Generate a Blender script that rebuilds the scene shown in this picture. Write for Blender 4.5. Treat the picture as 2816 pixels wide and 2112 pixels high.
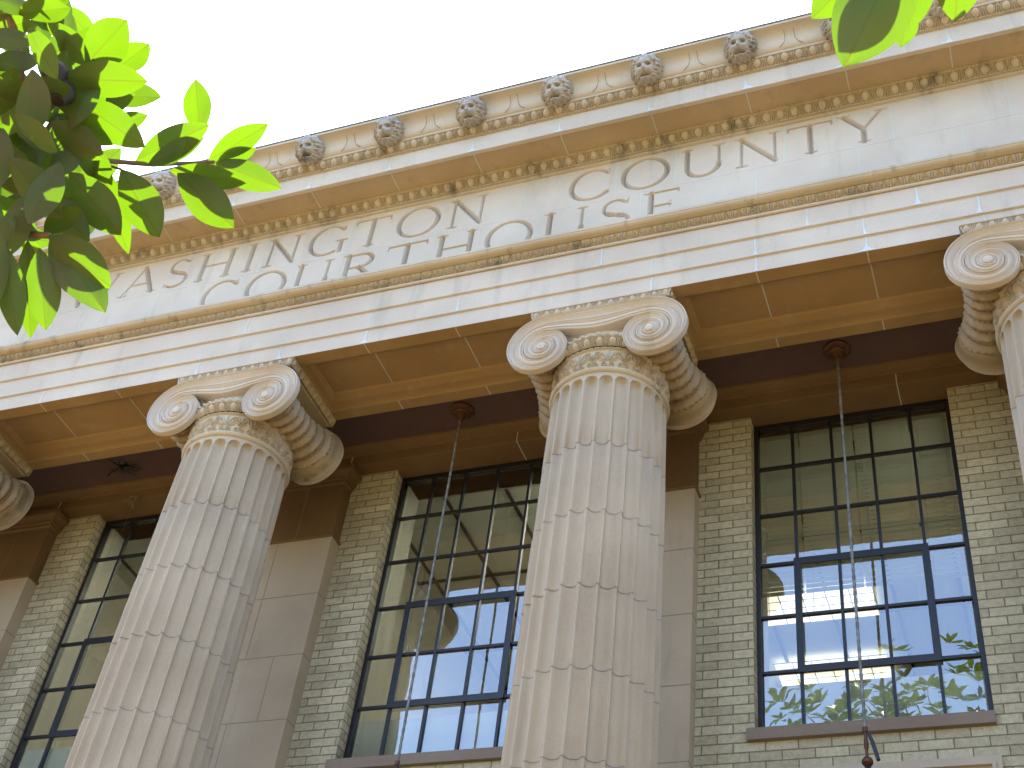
import bpy, math, random
import numpy as np
from mathutils import Vector, Matrix
random.seed(7); RNG = np.random.RandomState(11)
SC = bpy.context.scene
for o in list(bpy.data.objects): bpy.data.objects.remove(o)
C = SC.collection
R = math.radians

# ---------------------------------------------------------------- units
# everything is laid out in "column units": x along the front, y into the building,
# z from the underside of the architrave; W() turns that into metres above ground
K = 0.72
H = 11.8
def W(p): return ((p[0])*K, (p[1])*K, (p[2]+H)*K)

# ---------------------------------------------------------------- camera
CAM = np.array([3.273, -8.447, -9.580])
FW = np.array([-0.32007891, 0.66283546, 0.67690372])
RT = np.array([0.93451822, 0.33828035, 0.11064403])
UP = np.array([0.15564444, -0.66799368, 0.72770822])
FPX = 3694.2
cam_d = bpy.data.cameras.new('camera'); cam = bpy.data.objects.new('camera', cam_d); C.objects.link(cam)
cam_d.sensor_width = 36; cam_d.lens = 36*FPX/2816
cam_d.clip_start = 0.05; cam_d.clip_end = 3000
M = Matrix((tuple(RT)+(0,), tuple(UP)+(0,), tuple(-FW)+(0,), (0,0,0,1))).transposed()
M.translation = Vector(W(CAM)); cam.matrix_world = M
SC.camera = cam
def ray(px, py):                       # direction through a point of a 2212 px wide view
    q = (px*2816/2212-1408)/FPX*RT - (py*2816/2212-1056)/FPX*UP + FW
    return q/np.linalg.norm(q)
def proj(P):
    d = np.asarray(P, float)-CAM; w = d@FW
    return 1408+FPX*(d@RT)/w, 1056-FPX*(d@UP)/w, w

# ---------------------------------------------------------------- light
SUN_EL, SUN_AZ = R(67), R(-24)         # azimuth from +Y towards +X
wd = bpy.data.worlds.new('World'); SC.world = wd; wd.use_nodes = True
nt = wd.node_tree; nt.nodes.clear()
sky = nt.nodes.new('ShaderNodeTexSky'); sky.sky_type = 'NISHITA'; sky.sun_disc = False
sky.sun_elevation = SUN_EL; sky.sun_rotation = SUN_AZ
sky.air_density = 1.0; sky.dust_density = 1.6; sky.ozone_density = 1.0; sky.altitude = 50
bg = nt.nodes.new('ShaderNodeBackground'); bg.inputs[1].default_value = 0.15
wo = nt.nodes.new('ShaderNodeOutputWorld')
nt.links.new(sky.outputs[0], bg.inputs[0]); nt.links.new(bg.outputs[0], wo.inputs[0])
sd = bpy.data.lights.new('sun', 'SUN'); sd.energy = 5.0; sd.angle = R(0.53); sd.color = (1, .95, .87)
sun = bpy.data.objects.new('sun', sd); C.objects.link(sun)
sdir = Vector((math.sin(SUN_AZ)*math.cos(SUN_EL), math.cos(SUN_AZ)*math.cos(SUN_EL), math.sin(SUN_EL)))
sun.rotation_euler = sdir.to_track_quat('Z', 'Y').to_euler(); sun.location = (0, 0, 40)
SC.view_settings.view_transform = 'Standard'; SC.view_settings.look = 'None'
SC.view_settings.exposure = 2.68; SC.view_settings.gamma = 1
try:
    SC.cycles.max_bounces = 10; SC.cycles.diffuse_bounces = 6; SC.cycles.transparent_max_bounces = 24
    SC.cycles.sample_clamp_indirect = 8
except Exception: pass

# ---------------------------------------------------------------- materials
def mat(name, col, rough=.8, spec=.3, metal=0.):
    m = bpy.data.materials.new(name); m.use_nodes = True
    b = m.node_tree.nodes['Principled BSDF']
    b.inputs['Base Color'].default_value = (*col, 1); b.inputs['Roughness'].default_value = rough
    b.inputs['Metallic'].default_value = metal
    if 'Specular IOR Level' in b.inputs: b.inputs['Specular IOR Level'].default_value = spec
    return m, m.node_tree.nodes, m.node_tree.links, b
def noise(N, L, co, scale, det=4, rough=.55):
    n = N.new('ShaderNodeTexNoise'); n.inputs['Scale'].default_value = scale
    n.inputs['Detail'].default_value = det; n.inputs['Roughness'].default_value = rough
    L.new(co, n.inputs['Vector']); return n.outputs['Fac']
def ramp(N, L, fac, a, b, ca, cb):
    r = N.new('ShaderNodeValToRGB'); e = r.color_ramp.elements
    e[0].position = a; e[1].position = b; e[0].color = (*ca, 1); e[1].color = (*cb, 1)
    L.new(fac, r.inputs[0]); return r.outputs[0]
def mix(N, L, f, a, b, mode='MIX'):
    m = N.new('ShaderNodeMix'); m.data_type = 'RGBA'; m.blend_type = mode
    for s, v in ((0, f), (6, a), (7, b)):
        if hasattr(v, 'links'): L.new(v, m.inputs[s])
        elif s == 0: m.inputs[0].default_value = v
        else: m.inputs[s].default_value = (*v, 1)
    return m.outputs[2]
def bump(N, L, b, h, dist, strength=1.):
    n = N.new('ShaderNodeBump'); n.inputs['Distance'].default_value = dist; n.inputs['Strength'].default_value = strength
    L.new(h, n.inputs['Height']); L.new(n.outputs[0], b.inputs['Normal'])
def worldpos(N, L):
    g = N.new('ShaderNodeNewGeometry'); return g.outputs['Position']
def stretch(N, L, co, s):
    v = N.new('ShaderNodeVectorMath'); v.operation = 'MULTIPLY'; L.new(co, v.inputs[0]); v.inputs[1].default_value = s
    return v.outputs[0]
def stone(name, ca, cb, stain=(.30,.27,.22), amt=.5, rough=.72):
    m, N, L, b = mat(name, ca, rough, .25)
    p = worldpos(N, L)
    c = mix(N, L, ramp(N, L, noise(N, L, p, 1.3, 5), .35, .68, (0,0,0), (1,1,1)), ca, cb)
    # fine speckle of the fired body
    c = mix(N, L, .22, c, ramp(N, L, noise(N, L, p, 160, 2), .3, .7, (.45,.45,.45), (1.0,1.0,1.0)), 'MULTIPLY')
    # vertical runs of dirt and lichen blotches
    st = noise(N, L, stretch(N, L, p, (5, 5, .7)), 1.2, 6, .65)
    f = ramp(N, L, st, .56, .74, (0,0,0), (amt,)*3)
    c = mix(N, L, f, c, stain)
    bl = noise(N, L, p, 7, 5, .7)
    c = mix(N, L, ramp(N, L, bl, .66, .78, (0,0,0), (amt*.6,)*3), c, (.36,.37,.27))
    L.new(c, b.inputs['Base Color'])
    bump(N, L, b, noise(N, L, p, 45, 5), .004, .35)
    return m
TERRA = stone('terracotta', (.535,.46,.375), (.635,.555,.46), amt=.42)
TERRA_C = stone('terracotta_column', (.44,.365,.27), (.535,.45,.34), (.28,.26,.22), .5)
GREYM = stone('grey_joint', (.22,.215,.20), (.36,.34,.30), (.16,.16,.15), .5, .9)
TERRA_W = stone('terracotta_weathered', (.48,.40,.29), (.58,.495,.375), (.15,.14,.11), .85)
TERRA_SHADE = stone('terracotta_shaded', (.33,.215,.10), (.41,.28,.14), (.40,.36,.27), .45)  # darker, browner copy of the stone: underside shade put into the colour
TERRA_S = stone('terracotta_soffit_shaded', (.42,.31,.18), (.50,.38,.24), (.22,.2,.12), .5)  # corona underside, its shade put into the stone colour
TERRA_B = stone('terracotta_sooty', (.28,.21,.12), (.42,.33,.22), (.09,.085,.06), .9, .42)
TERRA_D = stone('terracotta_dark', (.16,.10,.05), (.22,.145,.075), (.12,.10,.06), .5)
MORTAR = stone('lime_mortar', (.50,.52,.46), (.60,.62,.56), (.4,.42,.36), .5, .9)
LIME = stone('lime_bloom', (.56,.60,.62), (.68,.71,.72), (.42,.42,.4), .8, .9)
def brick_mat():
    m, N, L, b = mat('buff_brick', (.42,.38,.27), .85, .2)
    p = worldpos(N, L); g = N.new('ShaderNodeNewGeometry')
    s = N.new('ShaderNodeSeparateXYZ'); L.new(p, s.inputs[0])
    sn = N.new('ShaderNodeSeparateXYZ'); L.new(g.outputs['Normal'], sn.inputs[0])
    ab = N.new('ShaderNodeMath'); ab.operation = 'ABSOLUTE'; L.new(sn.outputs[0], ab.inputs[0])
    gt = N.new('ShaderNodeMath'); gt.operation = 'GREATER_THAN'; gt.inputs[1].default_value = .5; L.new(ab.outputs[0], gt.inputs[0])
    mx = N.new('ShaderNodeMix'); mx.data_type = 'FLOAT'; L.new(gt.outputs[0], mx.inputs[0]); L.new(s.outputs[0], mx.inputs[2])
    L.new(s.outputs[1], mx.inputs[3])
    cb = N.new('ShaderNodeCombineXYZ'); L.new(mx.outputs[0], cb.inputs[0]); L.new(s.outputs[2], cb.inputs[1])
    t = N.new('ShaderNodeTexBrick'); L.new(cb.outputs[0], t.inputs['Vector'])
    t.offset = .5; t.inputs['Scale'].default_value = 1; t.inputs['Brick Width'].default_value = .203
    t.inputs['Row Height'].default_value = .0675; t.inputs['Mortar Size'].default_value = .0048
    t.inputs['Mortar Smooth'].default_value = .25; t.inputs['Bias'].default_value = -.1
    t.inputs['Color1'].default_value = (.48,.445,.32,1); t.inputs['Color2'].default_value = (.66,.62,.46,1)
    t.inputs['Mortar'].default_value = (.27,.245,.175,1)
    c = mix(N, L, .5, t.outputs[0], ramp(N, L, noise(N, L, p, 26, 4), .3, .7, (.6,.6,.58), (1.1,1.1,1.08)), 'MULTIPLY')
    c = mix(N, L, ramp(N, L, noise(N, L, p, 140, 2), .62, .7, (0,0,0), (.5,.5,.5)), c, (.2,.17,.11))
    L.new(c, b.inputs['Base Color'])
    h = N.new('ShaderNodeMath'); h.operation = 'MULTIPLY_ADD'; L.new(t.outputs['Fac'], h.inputs[0]); h.inputs[1].default_value = -1.
    nz = noise(N, L, p, 70, 5)
    L.new(nz, h.inputs[2]); bump(N, L, b, h.outputs[0], .009, .9)
    return m
BRICK = brick_mat()
SILL = stone('brown_stone', (.25,.20,.165), (.30,.245,.205), (.2,.16,.13), .4)
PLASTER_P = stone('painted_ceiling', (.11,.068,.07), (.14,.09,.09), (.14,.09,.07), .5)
IRON = mat('black_paint', (.012,.012,.018), .4, .5)[0]
def metal_mat(name, a, b2, rough, metal):
    m, N, L, b = mat(name, a, rough, .5, metal); p = worldpos(N, L)
    L.new(mix(N, L, ramp(N, L, noise(N, L, p, 30, 5), .4, .65, (0,0,0), (1,1,1)), a, b2), b.inputs['Base Color']); return m
IRONB = mat('dark_seed_husk', (.03,.022,.018), .6)[0]
BRONZE = metal_mat('brown_iron', (.16,.07,.035), (.09,.045,.03), .5, .5)
CABLE = metal_mat('galvanised_rod', (.16,.16,.15), (.30,.31,.30), .5, .4)
LEAD = metal_mat('lead_flashing', (.18,.20,.21), (.26,.28,.29), .6, .3)
WHITE = mat('interior_paint', (.62,.60,.52), .9)[0]
CEILW = mat('interior_ceiling', (.64,.66,.55), .9)[0]
TRACK = mat('ceiling_track', (.06,.055,.05), .7)[0]
FLOORM = mat('interior_floor', (.22,.19,.15), .6)[0]
SLAT = mat('blind_slat', (.80,.80,.68), .55, .4)[0]
FILM, N_, L_, b_ = mat('privacy_board', (.90,.94,.91), .6, .4)
t_ = N_.new('ShaderNodeBsdfTranslucent'); t_.inputs[0].default_value = (.84,.90,.86,1); x_ = N_.new('ShaderNodeMixShader'); x_.inputs[0].default_value = .08
L_.new(b_.outputs[0], x_.inputs[1]); L_.new(t_.outputs[0], x_.inputs[2]); L_.new(x_.outputs[0], N_['Material Output'].inputs[0])
def glass_mat():
    m = bpy.data.materials.new('window_glass'); m.use_nodes = True; N = m.node_tree.nodes; L = m.node_tree.links; N.clear()
    o = N.new('ShaderNodeOutputMaterial'); mx = N.new('ShaderNodeMixShader'); t = N.new('ShaderNodeBsdfTransparent')
    t.inputs[0].default_value = (.95,.97,.95,1)
    g = N.new('ShaderNodeBsdfGlossy'); g.inputs['Roughness'].default_value = .0; g.inputs[0].default_value = (.97,.98,1,1)
    f = N.new('ShaderNodeFresnel'); f.inputs[0].default_value = 2.7
    p = worldpos(N, L); n = noise(N, L, p, 3.2, 2, .4)
    bp = N.new('ShaderNodeBump'); bp.inputs['Distance'].default_value = .004; bp.inputs['Strength'].default_value = .25
    L.new(n, bp.inputs['Height']); L.new(bp.outputs[0], g.inputs['Normal'])
    L.new(f.outputs[0], mx.inputs[0]); L.new(t.outputs[0], mx.inputs[1]); L.new(g.outputs[0], mx.inputs[2]); L.new(mx.outputs[0], o.inputs[0])
    return m
GLASS = glass_mat()
def emis(name, col, s):
    m, N, L, b = mat(name, (.8,.8,.8)); b.inputs['Emission Color'].default_value = (*col, 1); b.inputs['Emission Strength'].default_value = s; return m
LAMP = emis('lit_diffuser', (1,.93,.74), .22)
FILL_BRIGHT = emis('room_fill_bright', (1,.98,.88), 2.2)  # glow of the added room lights that stay out of view
FILL_DIM = emis('room_fill_dim', (1,.98,.84), 1.1)  # weaker glow for the added light behind the blind
def leaf_mat(name, top, trans, tw):
    m = bpy.data.materials.new(name); m.use_nodes = True; N = m.node_tree.nodes; L = m.node_tree.links
    b = N['Principled BSDF']; o = N['Material Output']
    p = worldpos(N, L)
    g = N.new('ShaderNodeNewGeometry')
    under = mix(N, L, ramp(N, L, noise(N, L, p, 9, 3), .4, .65, (0,0,0), (1,1,1)), (.075,.085,.03), (.115,.085,.04))
    c = mix(N, L, g.outputs['Backfacing'], top, under)
    L.new(c, b.inputs['Base Color'])
    rg = N.new('ShaderNodeMix'); rg.data_type = 'FLOAT'; L.new(g.outputs['Backfacing'], rg.inputs[0]); rg.inputs[2].default_value = .28; rg.inputs[3].default_value = .6
    L.new(rg.outputs[0], b.inputs['Roughness'])
    # veins from the leaf's own UV map: u across, v along
    uv = N.new('ShaderNodeUVMap'); s = N.new('ShaderNodeSeparateXYZ'); L.new(uv.outputs[0], s.inputs[0])
    a = N.new('ShaderNodeMath'); a.operation = 'ABSOLUTE'; L.new(s.outputs[0], a.inputs[0])
    ml = N.new('ShaderNodeMath'); ml.operation = 'MULTIPLY_ADD'; L.new(a.outputs[0], ml.inputs[0]); ml.inputs[1].default_value = -.35; L.new(s.outputs[1], ml.inputs[2])
    sn = N.new('ShaderNodeMath'); sn.operation = 'MULTIPLY'; L.new(ml.outputs[0], sn.inputs[0]); sn.inputs[1].default_value = 75
    sn2 = N.new('ShaderNodeMath'); sn2.operation = 'SINE'; L.new(sn.outputs[0], sn2.inputs[0])
    vein = ramp(N, L, sn2.outputs[0], .75, 1., (0,0,0), (.25,.25,.25))
    mid = ramp(N, L, a.outputs[0], .02, .05, (.9,.9,.9), (0,0,0))
    tr = N.new('ShaderNodeBsdfTranslucent')
    tc = mix(N, L, vein, trans, tuple(x*.6 for x in trans)); tc = mix(N, L, mid, tc, (.11,.14,.006))
    tc = mix(N, L, ramp(N, L, noise(N, L, p, 5, 3), .3, .7, (0,0,0), (.6,.6,.6)), tc, tuple(x*.72 for x in trans))
    L.new(tc, tr.inputs[0])
    mx = N.new('ShaderNodeMixShader'); mx.inputs[0].default_value = tw
    L.new(b.outputs[0], mx.inputs[1]); L.new(tr.outputs[0], mx.inputs[2]); L.new(mx.outputs[0], o.inputs[0])
    return m
LEAF = leaf_mat('magnolia_leaf', (.020,.045,.012), (.115,.24,.003), .38)
LEAF_O = leaf_mat('magnolia_leaf_crown', (.025,.055,.014), (.07,.13,.006), .28)  # darker and less translucent, for the crowns
def bark():
    m, N, L, b = mat('bark', (.12,.08,.05), .85); p = worldpos(N, L)
    L.new(mix(N, L, ramp(N, L, noise(N, L, stretch(N, L, p, (1,1,.3)), 30, 5), .35, .65, (0,0,0), (1,1,1)), (.14,.075,.045), (.22,.15,.10)), b.inputs['Base Color'])
    bump(N, L, b, noise(N, L, p, 60, 5), .004); return m
BARK = bark()

# ---------------------------------------------------------------- mesh builder
class MB:
    def __init__(s): s.v = []; s.f = []; s.n = 0; s.uv = []
    def add(s, V, F):
        V = np.asarray(V, float).reshape(-1, 3)
        s.v.append(V); s.f += [tuple(i+s.n for i in f) for f in F]; s.n += len(V); return s
    def box(s, x0, x1, y0, y1, z0, z1):
        V = [(x, y, z) for x in (x0, x1) for y in (y0, y1) for z in (z0, z1)]
        return s.add(V, [(0,1,3,2),(4,6,7,5),(0,4,5,1),(2,3,7,6),(0,2,6,4),(1,5,7,3)])
    def grid(s, P, cu=False, cv=False, flip=False):      # P[nv][nu][3]
        P = np.asarray(P); nv, nu = P.shape[:2]; F = []
        for j in range(nv if cv else nv-1):
            j2 = (j+1) % nv
            for i in range(nu if cu else nu-1):
                i2 = (i+1) % nu; q = (j*nu+i, j*nu+i2, j2*nu+i2, j2*nu+i)
                F.append(q[::-1] if flip else q)
        return s.add(P.reshape(-1, 3), F)
    def lathe(s, prof, n=48, ax='z', c=(0,0,0), cap=False):  # prof [(r, h)]
        a = np.linspace(0, 2*math.pi, n, endpoint=False)
        P = np.zeros((len(prof), n, 3))
        for j, (r, h) in enumerate(prof):
            if ax == 'z': P[j] = np.stack([r*np.cos(a), r*np.sin(a), np.full(n, h)], 1)
            else: P[j] = np.stack([r*np.cos(a), np.full(n, h), r*np.sin(a)], 1)
        s.grid(P+np.array(c), cu=True, flip=(ax == 'y'))
        if cap:
            for j, rev in ((0, ax != 'y'), (len(prof)-1, ax == 'y')):
                idx = [s.n-len(prof)*n+j*n+i for i in range(n)]
                s.f.append(tuple(idx[::-1] if rev else idx))
        return s
    def tube(s, pts, rad, n=8):
        pts = [np.array(p, float) for p in pts]; P = []
        for i, p in enumerate(pts):
            t = pts[min(i+1, len(pts)-1)]-pts[max(i-1, 0)]; t /= np.linalg.norm(t)+1e-9
            u = np.cross(t, (0,0,1.)); 
            if np.linalg.norm(u) < 1e-3: u = np.cross(t, (1.,0,0))
            u /= np.linalg.norm(u); w = np.cross(t, u)
            r = rad[i] if hasattr(rad, '__len__') else rad
            P.append([p+r*(math.cos(a)*u+math.sin(a)*w) for a in np.linspace(0, 2*math.pi, n, endpoint=False)])
        s.grid(np.array(P), cu=True)
        b = s.n-len(pts)*n
        s.f.append(tuple(b+i for i in range(n))[::-1]); s.f.append(tuple(b+(len(pts)-1)*n+i for i in range(n)))
        return s
    def prof(s, pts, x0, x1):            # open profile of (y, z) run along x
        P = [[(x0, y, z), (x1, y, z)] for y, z in pts]
        return s.grid(P)
    def build(s, name, m, parent=None, smooth=True, ang=35, local=False, loc=None):
        V = np.concatenate(s.v) if s.v else np.zeros((0,3))
        V = V*K if local else (V+np.array([0,0,H]))*K
        me = bpy.data.meshes.new(name); me.from_pydata(V.tolist(), [], s.f)
        me.materials.append(m); me.update()
        if s.uv:
            ul = me.uv_layers.new(name='UVMap'); U = np.concatenate(s.uv)
            li = np.zeros(len(me.loops), dtype=np.int32); me.loops.foreach_get('vertex_index', li)
            ul.data.foreach_set('uv', U[li].astype(np.float32).ravel())
        if smooth:
            me.shade_smooth()
            try: me.set_sharp_from_angle(angle=R(ang))
            except Exception: pass
        o = bpy.data.objects.new(name, me); C.objects.link(o)
        if parent: o.parent = parent
        if loc is not None: o.location = loc
        return o
def tag(o, label=None, cat=None, group=None, kind=None):
    if label: o['label'] = label
    if cat: o['category'] = cat
    if group: o['group'] = group
    if kind: o['kind'] = kind
    return o
def empty(name, loc=(0,0,0)):
    o = bpy.data.objects.new(name, None); o.location = loc; o.empty_display_size = .2; C.objects.link(o); return o
def copy_tree(o, parent=None, depth=0):
    c = o.copy(); C.objects.link(c); c.parent = parent
    for ch in list(o.children): copy_tree(ch, c, depth+1)
    return c

COLX = [-12.3, -8.2, -4.1, 0., 4.1, 8.2]
XA, XB = -14.35, 10.25                     # ends of the front
BAY = [2.03+4.1*k for k in range(-4, 2)]   # window axes
J = 1.025                                  # block length

# ---------------------------------------------------------------- ground
g = MB().box(-400, 400, -400, 400, -H-1, -H).build('ground', None or stone('dry_lawn', (.085,.075,.022), (.12,.095,.03), (.05,.06,.018), .5), smooth=False); tag(g, kind='structure')
PAVE = stone('paving', (.14,.088,.030), (.18,.115,.042), (.10,.07,.03), .3)
g = MB().box(-30, 26, -26, -1.2, -H, -H+.15).build('pavement', PAVE, smooth=False); tag(g, kind='structure')

# ---------------------------------------------------------------- the courthouse
CH = empty('courthouse', (-2*K, 6*K, 0))
tag(CH, 'tan stone courthouse front with fluted columns under a carved entablature with lion heads', 'building')
bpy.context.view_layer.update()
class _P: pass
def part(mb, name, m, **k):
    o = mb.build(name, m, None, **k); o.parent = CH; o.matrix_parent_inverse = CH.matrix_world.inverted(); return o
def sub(mb, name, m, par, **k):
    o = mb.build(name, m, None, **k); o.parent = par; o.matrix_parent_inverse = Matrix.Identity(4) if k.get('local') else (CH.matrix_world @ Matrix.Identity(4)).inverted() @ CH.matrix_world; return o

# carved strip: profile P(v)->(out, z) run along x with a relief h(u, v)
def strip(mb, x0, x1, per, nu, nv, base, relief, amp):
    n = max(1, int(round((x1-x0)/per)))
    us = np.linspace(x0, x0+n*per, n*nu+1); vs = np.linspace(0, 1, nv+1)
    U, V = np.meshgrid(us, vs); u = ((U-x0)/per) % 1.0
    B = np.array([base(v) for v in vs]); T = np.gradient(B, axis=0); T /= np.linalg.norm(T, axis=1)[:, None]+1e-9
    Nn = np.stack([-T[:,1], T[:,0]], 1)              # outward for profiles rising towards -y
    Hh = relief(u, V)*amp
    Y = B[:,0][:,None]-Hh*np.abs(Nn[:,0])[:,None]*1.0; Z = B[:,1][:,None]+Hh*np.where(Nn[:,1] < 0, Nn[:,1], -Nn[:,1])[:,None]
    return mb.grid(np.stack([U, Y, Z], -1))
def egg(u, v):
    d = np.sqrt(((u-.5)/.29)**2+((v-.52)/.47)**2)
    e = np.sqrt(np.clip(1-d*d, 0, 1))
    shell = np.exp(-((d-1.32)/.13)**2)*.62*(v < .97)
    du = np.minimum(u, 1-u)
    dart = np.exp(-(du/(.02+.06*v))**2)*.6*(v > .04)
    edge = .75*(np.exp(-(v/.035)**2)+np.exp(-((1-v)/.035)**2))
    return np.maximum.reduce([e, shell, dart, edge])-.35
def leafrel(u, v):
    x = np.abs(u-.5)*2
    d = x/(np.sqrt(np.clip(v, .001, 1))*.95)
    e = np.clip(1-d*d, 0, 1)**.5*(.8+.25*np.cos(x*24))
    rib = np.exp(-(x/.10)**2)*.25
    mid = np.exp(-((1-x)/.12)**2)*(v < .62)*.7
    return np.maximum(e+rib, mid)*(.25+.75*np.sin(np.clip(v, 0, 1)*math.pi)**.5)-.35

def line_prof(mb, pts, x0=XA, x1=XB):
    mb.prof(pts, x0, x1); return mb
# architrave
a = MB()
def closed(mb, pts, x0, x1):
    n = len(pts); V = [(x0, y, z) for y, z in pts]+[(x1, y, z) for y, z in pts]
    F = [(i, (i+1) % n, n+(i+1) % n, n+i)[::-1] for i in range(n)]
    F += [tuple(range(n)), tuple(range(2*n-1, n-1, -1))]
    return mb.add(V, F)
closed(a, [(0,0),(0,.195),(-.022,.205),(-.022,.445),(-.045,.457),(-.045,.72),(-.045,.9),(1.04,.9),(1.04,.12),(1.04,0),(.9,0),(.9,.12),(.15,.12),(.15,0)], XA, XB)
a.tube([(XA,-.06,.737),(XB,-.06,.737)], .017, 10)
ARCH = part(a, 'architrave', TERRA, ang=25)
# soffit panels between the columns
for k, bx in enumerate([c+2.05 for c in COLX[:-1]]):
    s = MB()
    def ring(r0, z0, r1, z1):
        (ax, bx_, ay, by), (cx, dx, cy, dy) = r0, r1
        V = [(ax,ay,z0),(bx_,ay,z0),(bx_,by,z0),(ax,by,z0),(cx,cy,z1),(dx,cy,z1),(dx,dy,z1),(cx,dy,z1)]
        s.add(V, [(0,4,5,1),(1,5,6,2),(2,6,7,3),(3,7,4,0)])
    L0, L1 = bx-1.33, bx+1.33
    rs = [((L0,L1,.15,.90),0), ((L0+.012,L1-.012,.162,.888),.02), ((L0+.03,L1-.03,.175,.86),.03), ((L0+.07,L1-.07,.20,.80),.04), ((L0+.10,L1-.10,.225,.72),.07), ((L0+.115,L1-.115,.235,.70),.09)]
    for (r0, z0), (r1, z1) in zip(rs, rs[1:]): ring(r0, z0, r1, z1)
    r = rs[-1][0]; s.add([(r[0],r[2],.09),(r[1],r[2],.09),(r[1],r[3],.09),(r[0],r[3],.09)], [(0,3,2,1)])
    part(s, 'soffit_panel', TERRA_SHADE, ang=20)
    b = MB()
a = MB()
for c in COLX: a.box(c-.72+.0, c+.72, .15, .90, .0, .119)
a.box(XA, COLX[0]-.72, .15, .9, .0, .119); a.box(COLX[-1]+.72, XB, .15, .9, 0, .119)
a.add([(XA,.15,.118),(XB,.15,.118),(XB,.9,.118),(XA,.9,.118)], [(0,3,2,1)])
for y0_, y1_ in ((.003,.148),(.902,1.037)): a.add([(XA,y0_,-.0025),(XB,y0_,-.0025),(XB,y1_,-.0025),(XA,y1_,-.0025)], [(0,3,2,1)])  # thin sheets carry the painted underside shade over the borders
sf = part(a, 'soffit', TERRA_SHADE, ang=20)
# taenia: leaf ornament, cavetto and fillet
t = MB()
strip(t, XA, XB, .126, 14, 10, lambda v: (-.062-.06*v**1.3, .757+.066*v), leafrel, .034)
t.prof([(-.045,.75),(-.066,.757)], XA, XB)
ca = [(-.125,.823),(-.135,.826)]+[(-.135-.065*math.sin(x), .826+.045*(1-math.cos(x))) for x in np.linspace(0, math.pi/2, 7)]+[(-.205,.872),(-.205,.905),(.06,.915)]
t.prof(ca, XA, XB)
part(t, 'leaf_moulding', TERRA_W, ang=40)
# frieze with the cut inscription -----------------------------------------
def glyphs():
    th, tn, sf = .066, .036, .026
    def ln(x0,y0,x1,y1,w0,w1=None): return ('l', x0,y0,x1,y1,w0, w1 if w1 is not None else w0)
    def arc(cx,cy,rx,ry,a0,a1,wt=th,wn=tn): return ('a', cx,cy,rx,ry,a0,a1,wt,wn)
    def ser(x, y, d=.09): return ln(x-d,y,x+d,y,sf,sf)
    G = {}
    G['I'] = [ln(.5,.02,.5,.98,th)]
    G['H'] = [ln(.12,.02,.12,.98,th), ln(.88,.02,.88,.98,th), ln(.12,.52,.88,.52,tn), 'S12', 'S88']
    G['N'] = [ln(.12,.02,.12,.98,tn), ln(.12,.97,.88,.03,th), ln(.88,.02,.88,.98,tn), 'B12', 'T10', 'T88']
    G['T'] = [ln(.5,.02,.5,.96,th), ln(.03,.97,.97,.97,tn), ln(.03,.97,.0,.82,.03,.01), ln(.97,.97,1.0,.82,.03,.01), 'B50']
    G['A'] = [ln(.5,.99,.1,.02,tn), ln(.5,.99,.9,.02,th), ln(.25,.36,.75,.36,tn*.9), 'B10', 'B90']
    G['W'] = [ln(.06,.98,.27,.02,th), ln(.27,.02,.50,.94,tn), ln(.50,.94,.72,.02,th), ln(.72,.02,.95,.98,tn), 'T06', 'T95']
    G['Y'] = [ln(.5,.02,.5,.46,th), ln(.5,.44,.08,.98,th), ln(.5,.44,.92,.98,tn), 'B50', 'T08', 'T92']
    G['O'] = [arc(.5,.5,.46,.50,0,360)]
    G['C'] = [arc(.55,.5,.50,.50,42,318), ln(.92,.84,.95,.98,.03,.012), ln(.92,.18,.97,.22,.02,.01)]
    G['G'] = [arc(.5,.5,.46,.50,42,300), ln(.86,.84,.88,.98,.03,.012), ln(.86,.05,.86,.42,th*.9), ln(.72,.43,1.0,.43,sf)]
    G['S'] = [arc(.5,.74,.30,.25,40,270,.045,.035), arc(.5,.26,.36,.26,-130,90,.05,.04), ln(.80,.86,.84,.99,.03,.012), ln(.16,.13,.12,.0,.03,.012), ln(.30,.60,.72,.42,.055,.055)]
    G['U'] = [ln(.12,.35,.12,.98,th), ln(.88,.35,.88,.98,tn), arc(.5,.36,.38,.36,180,360,th,tn), 'T12', 'T88']
    G['R'] = [ln(.15,.02,.15,.98,th), ln(.15,.96,.55,.96,tn), arc(.55,.74,.28,.22,-90,90,th,tn), ln(.15,.52,.55,.52,tn), ln(.5,.52,.98,.02,th), 'B15', 'T12', 'B95']
    G['E'] = [ln(.2,.02,.2,.98,th), ln(.2,.97,.92,.97,tn), ln(.2,.52,.72,.52,tn), ln(.2,.03,.95,.03,tn), ln(.92,.97,.95,.84,.03,.01), ln(.72,.62,.72,.43,.018), ln(.95,.03,.99,.18,.03,.01), 'B15', 'T15']
    return G, ser, sf
G, ser, sfw = glyphs()
ROW1 = [('W',-7.05,-6.38),('A',-6.28,-5.76),('S',-5.69,-5.30),('H',-5.20,-4.72),('I',-4.60,-4.38),('N',-4.27,-3.83),('G',-3.70,-3.20),('T',-3.12,-2.67),('O',-2.57,-2.04),('N',-1.92,-1.48),
        ('C',-.50,-.03),('O',.09,.62),('U',.76,1.21),('N',1.34,1.80),('T',1.88,2.34),('Y',2.42,2.87)]
ROW2 = [('C',-4.98,-4.52),('O',-4.39,-3.87),('U',-3.76,-3.29),('R',-3.16,-2.72),('T',-2.61,-2.12),('H',-2.0,-1.54),('O',-1.41,-.87),('U',-.74,-.26),('S',-.16,.26),('E',.36,.76)]
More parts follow.
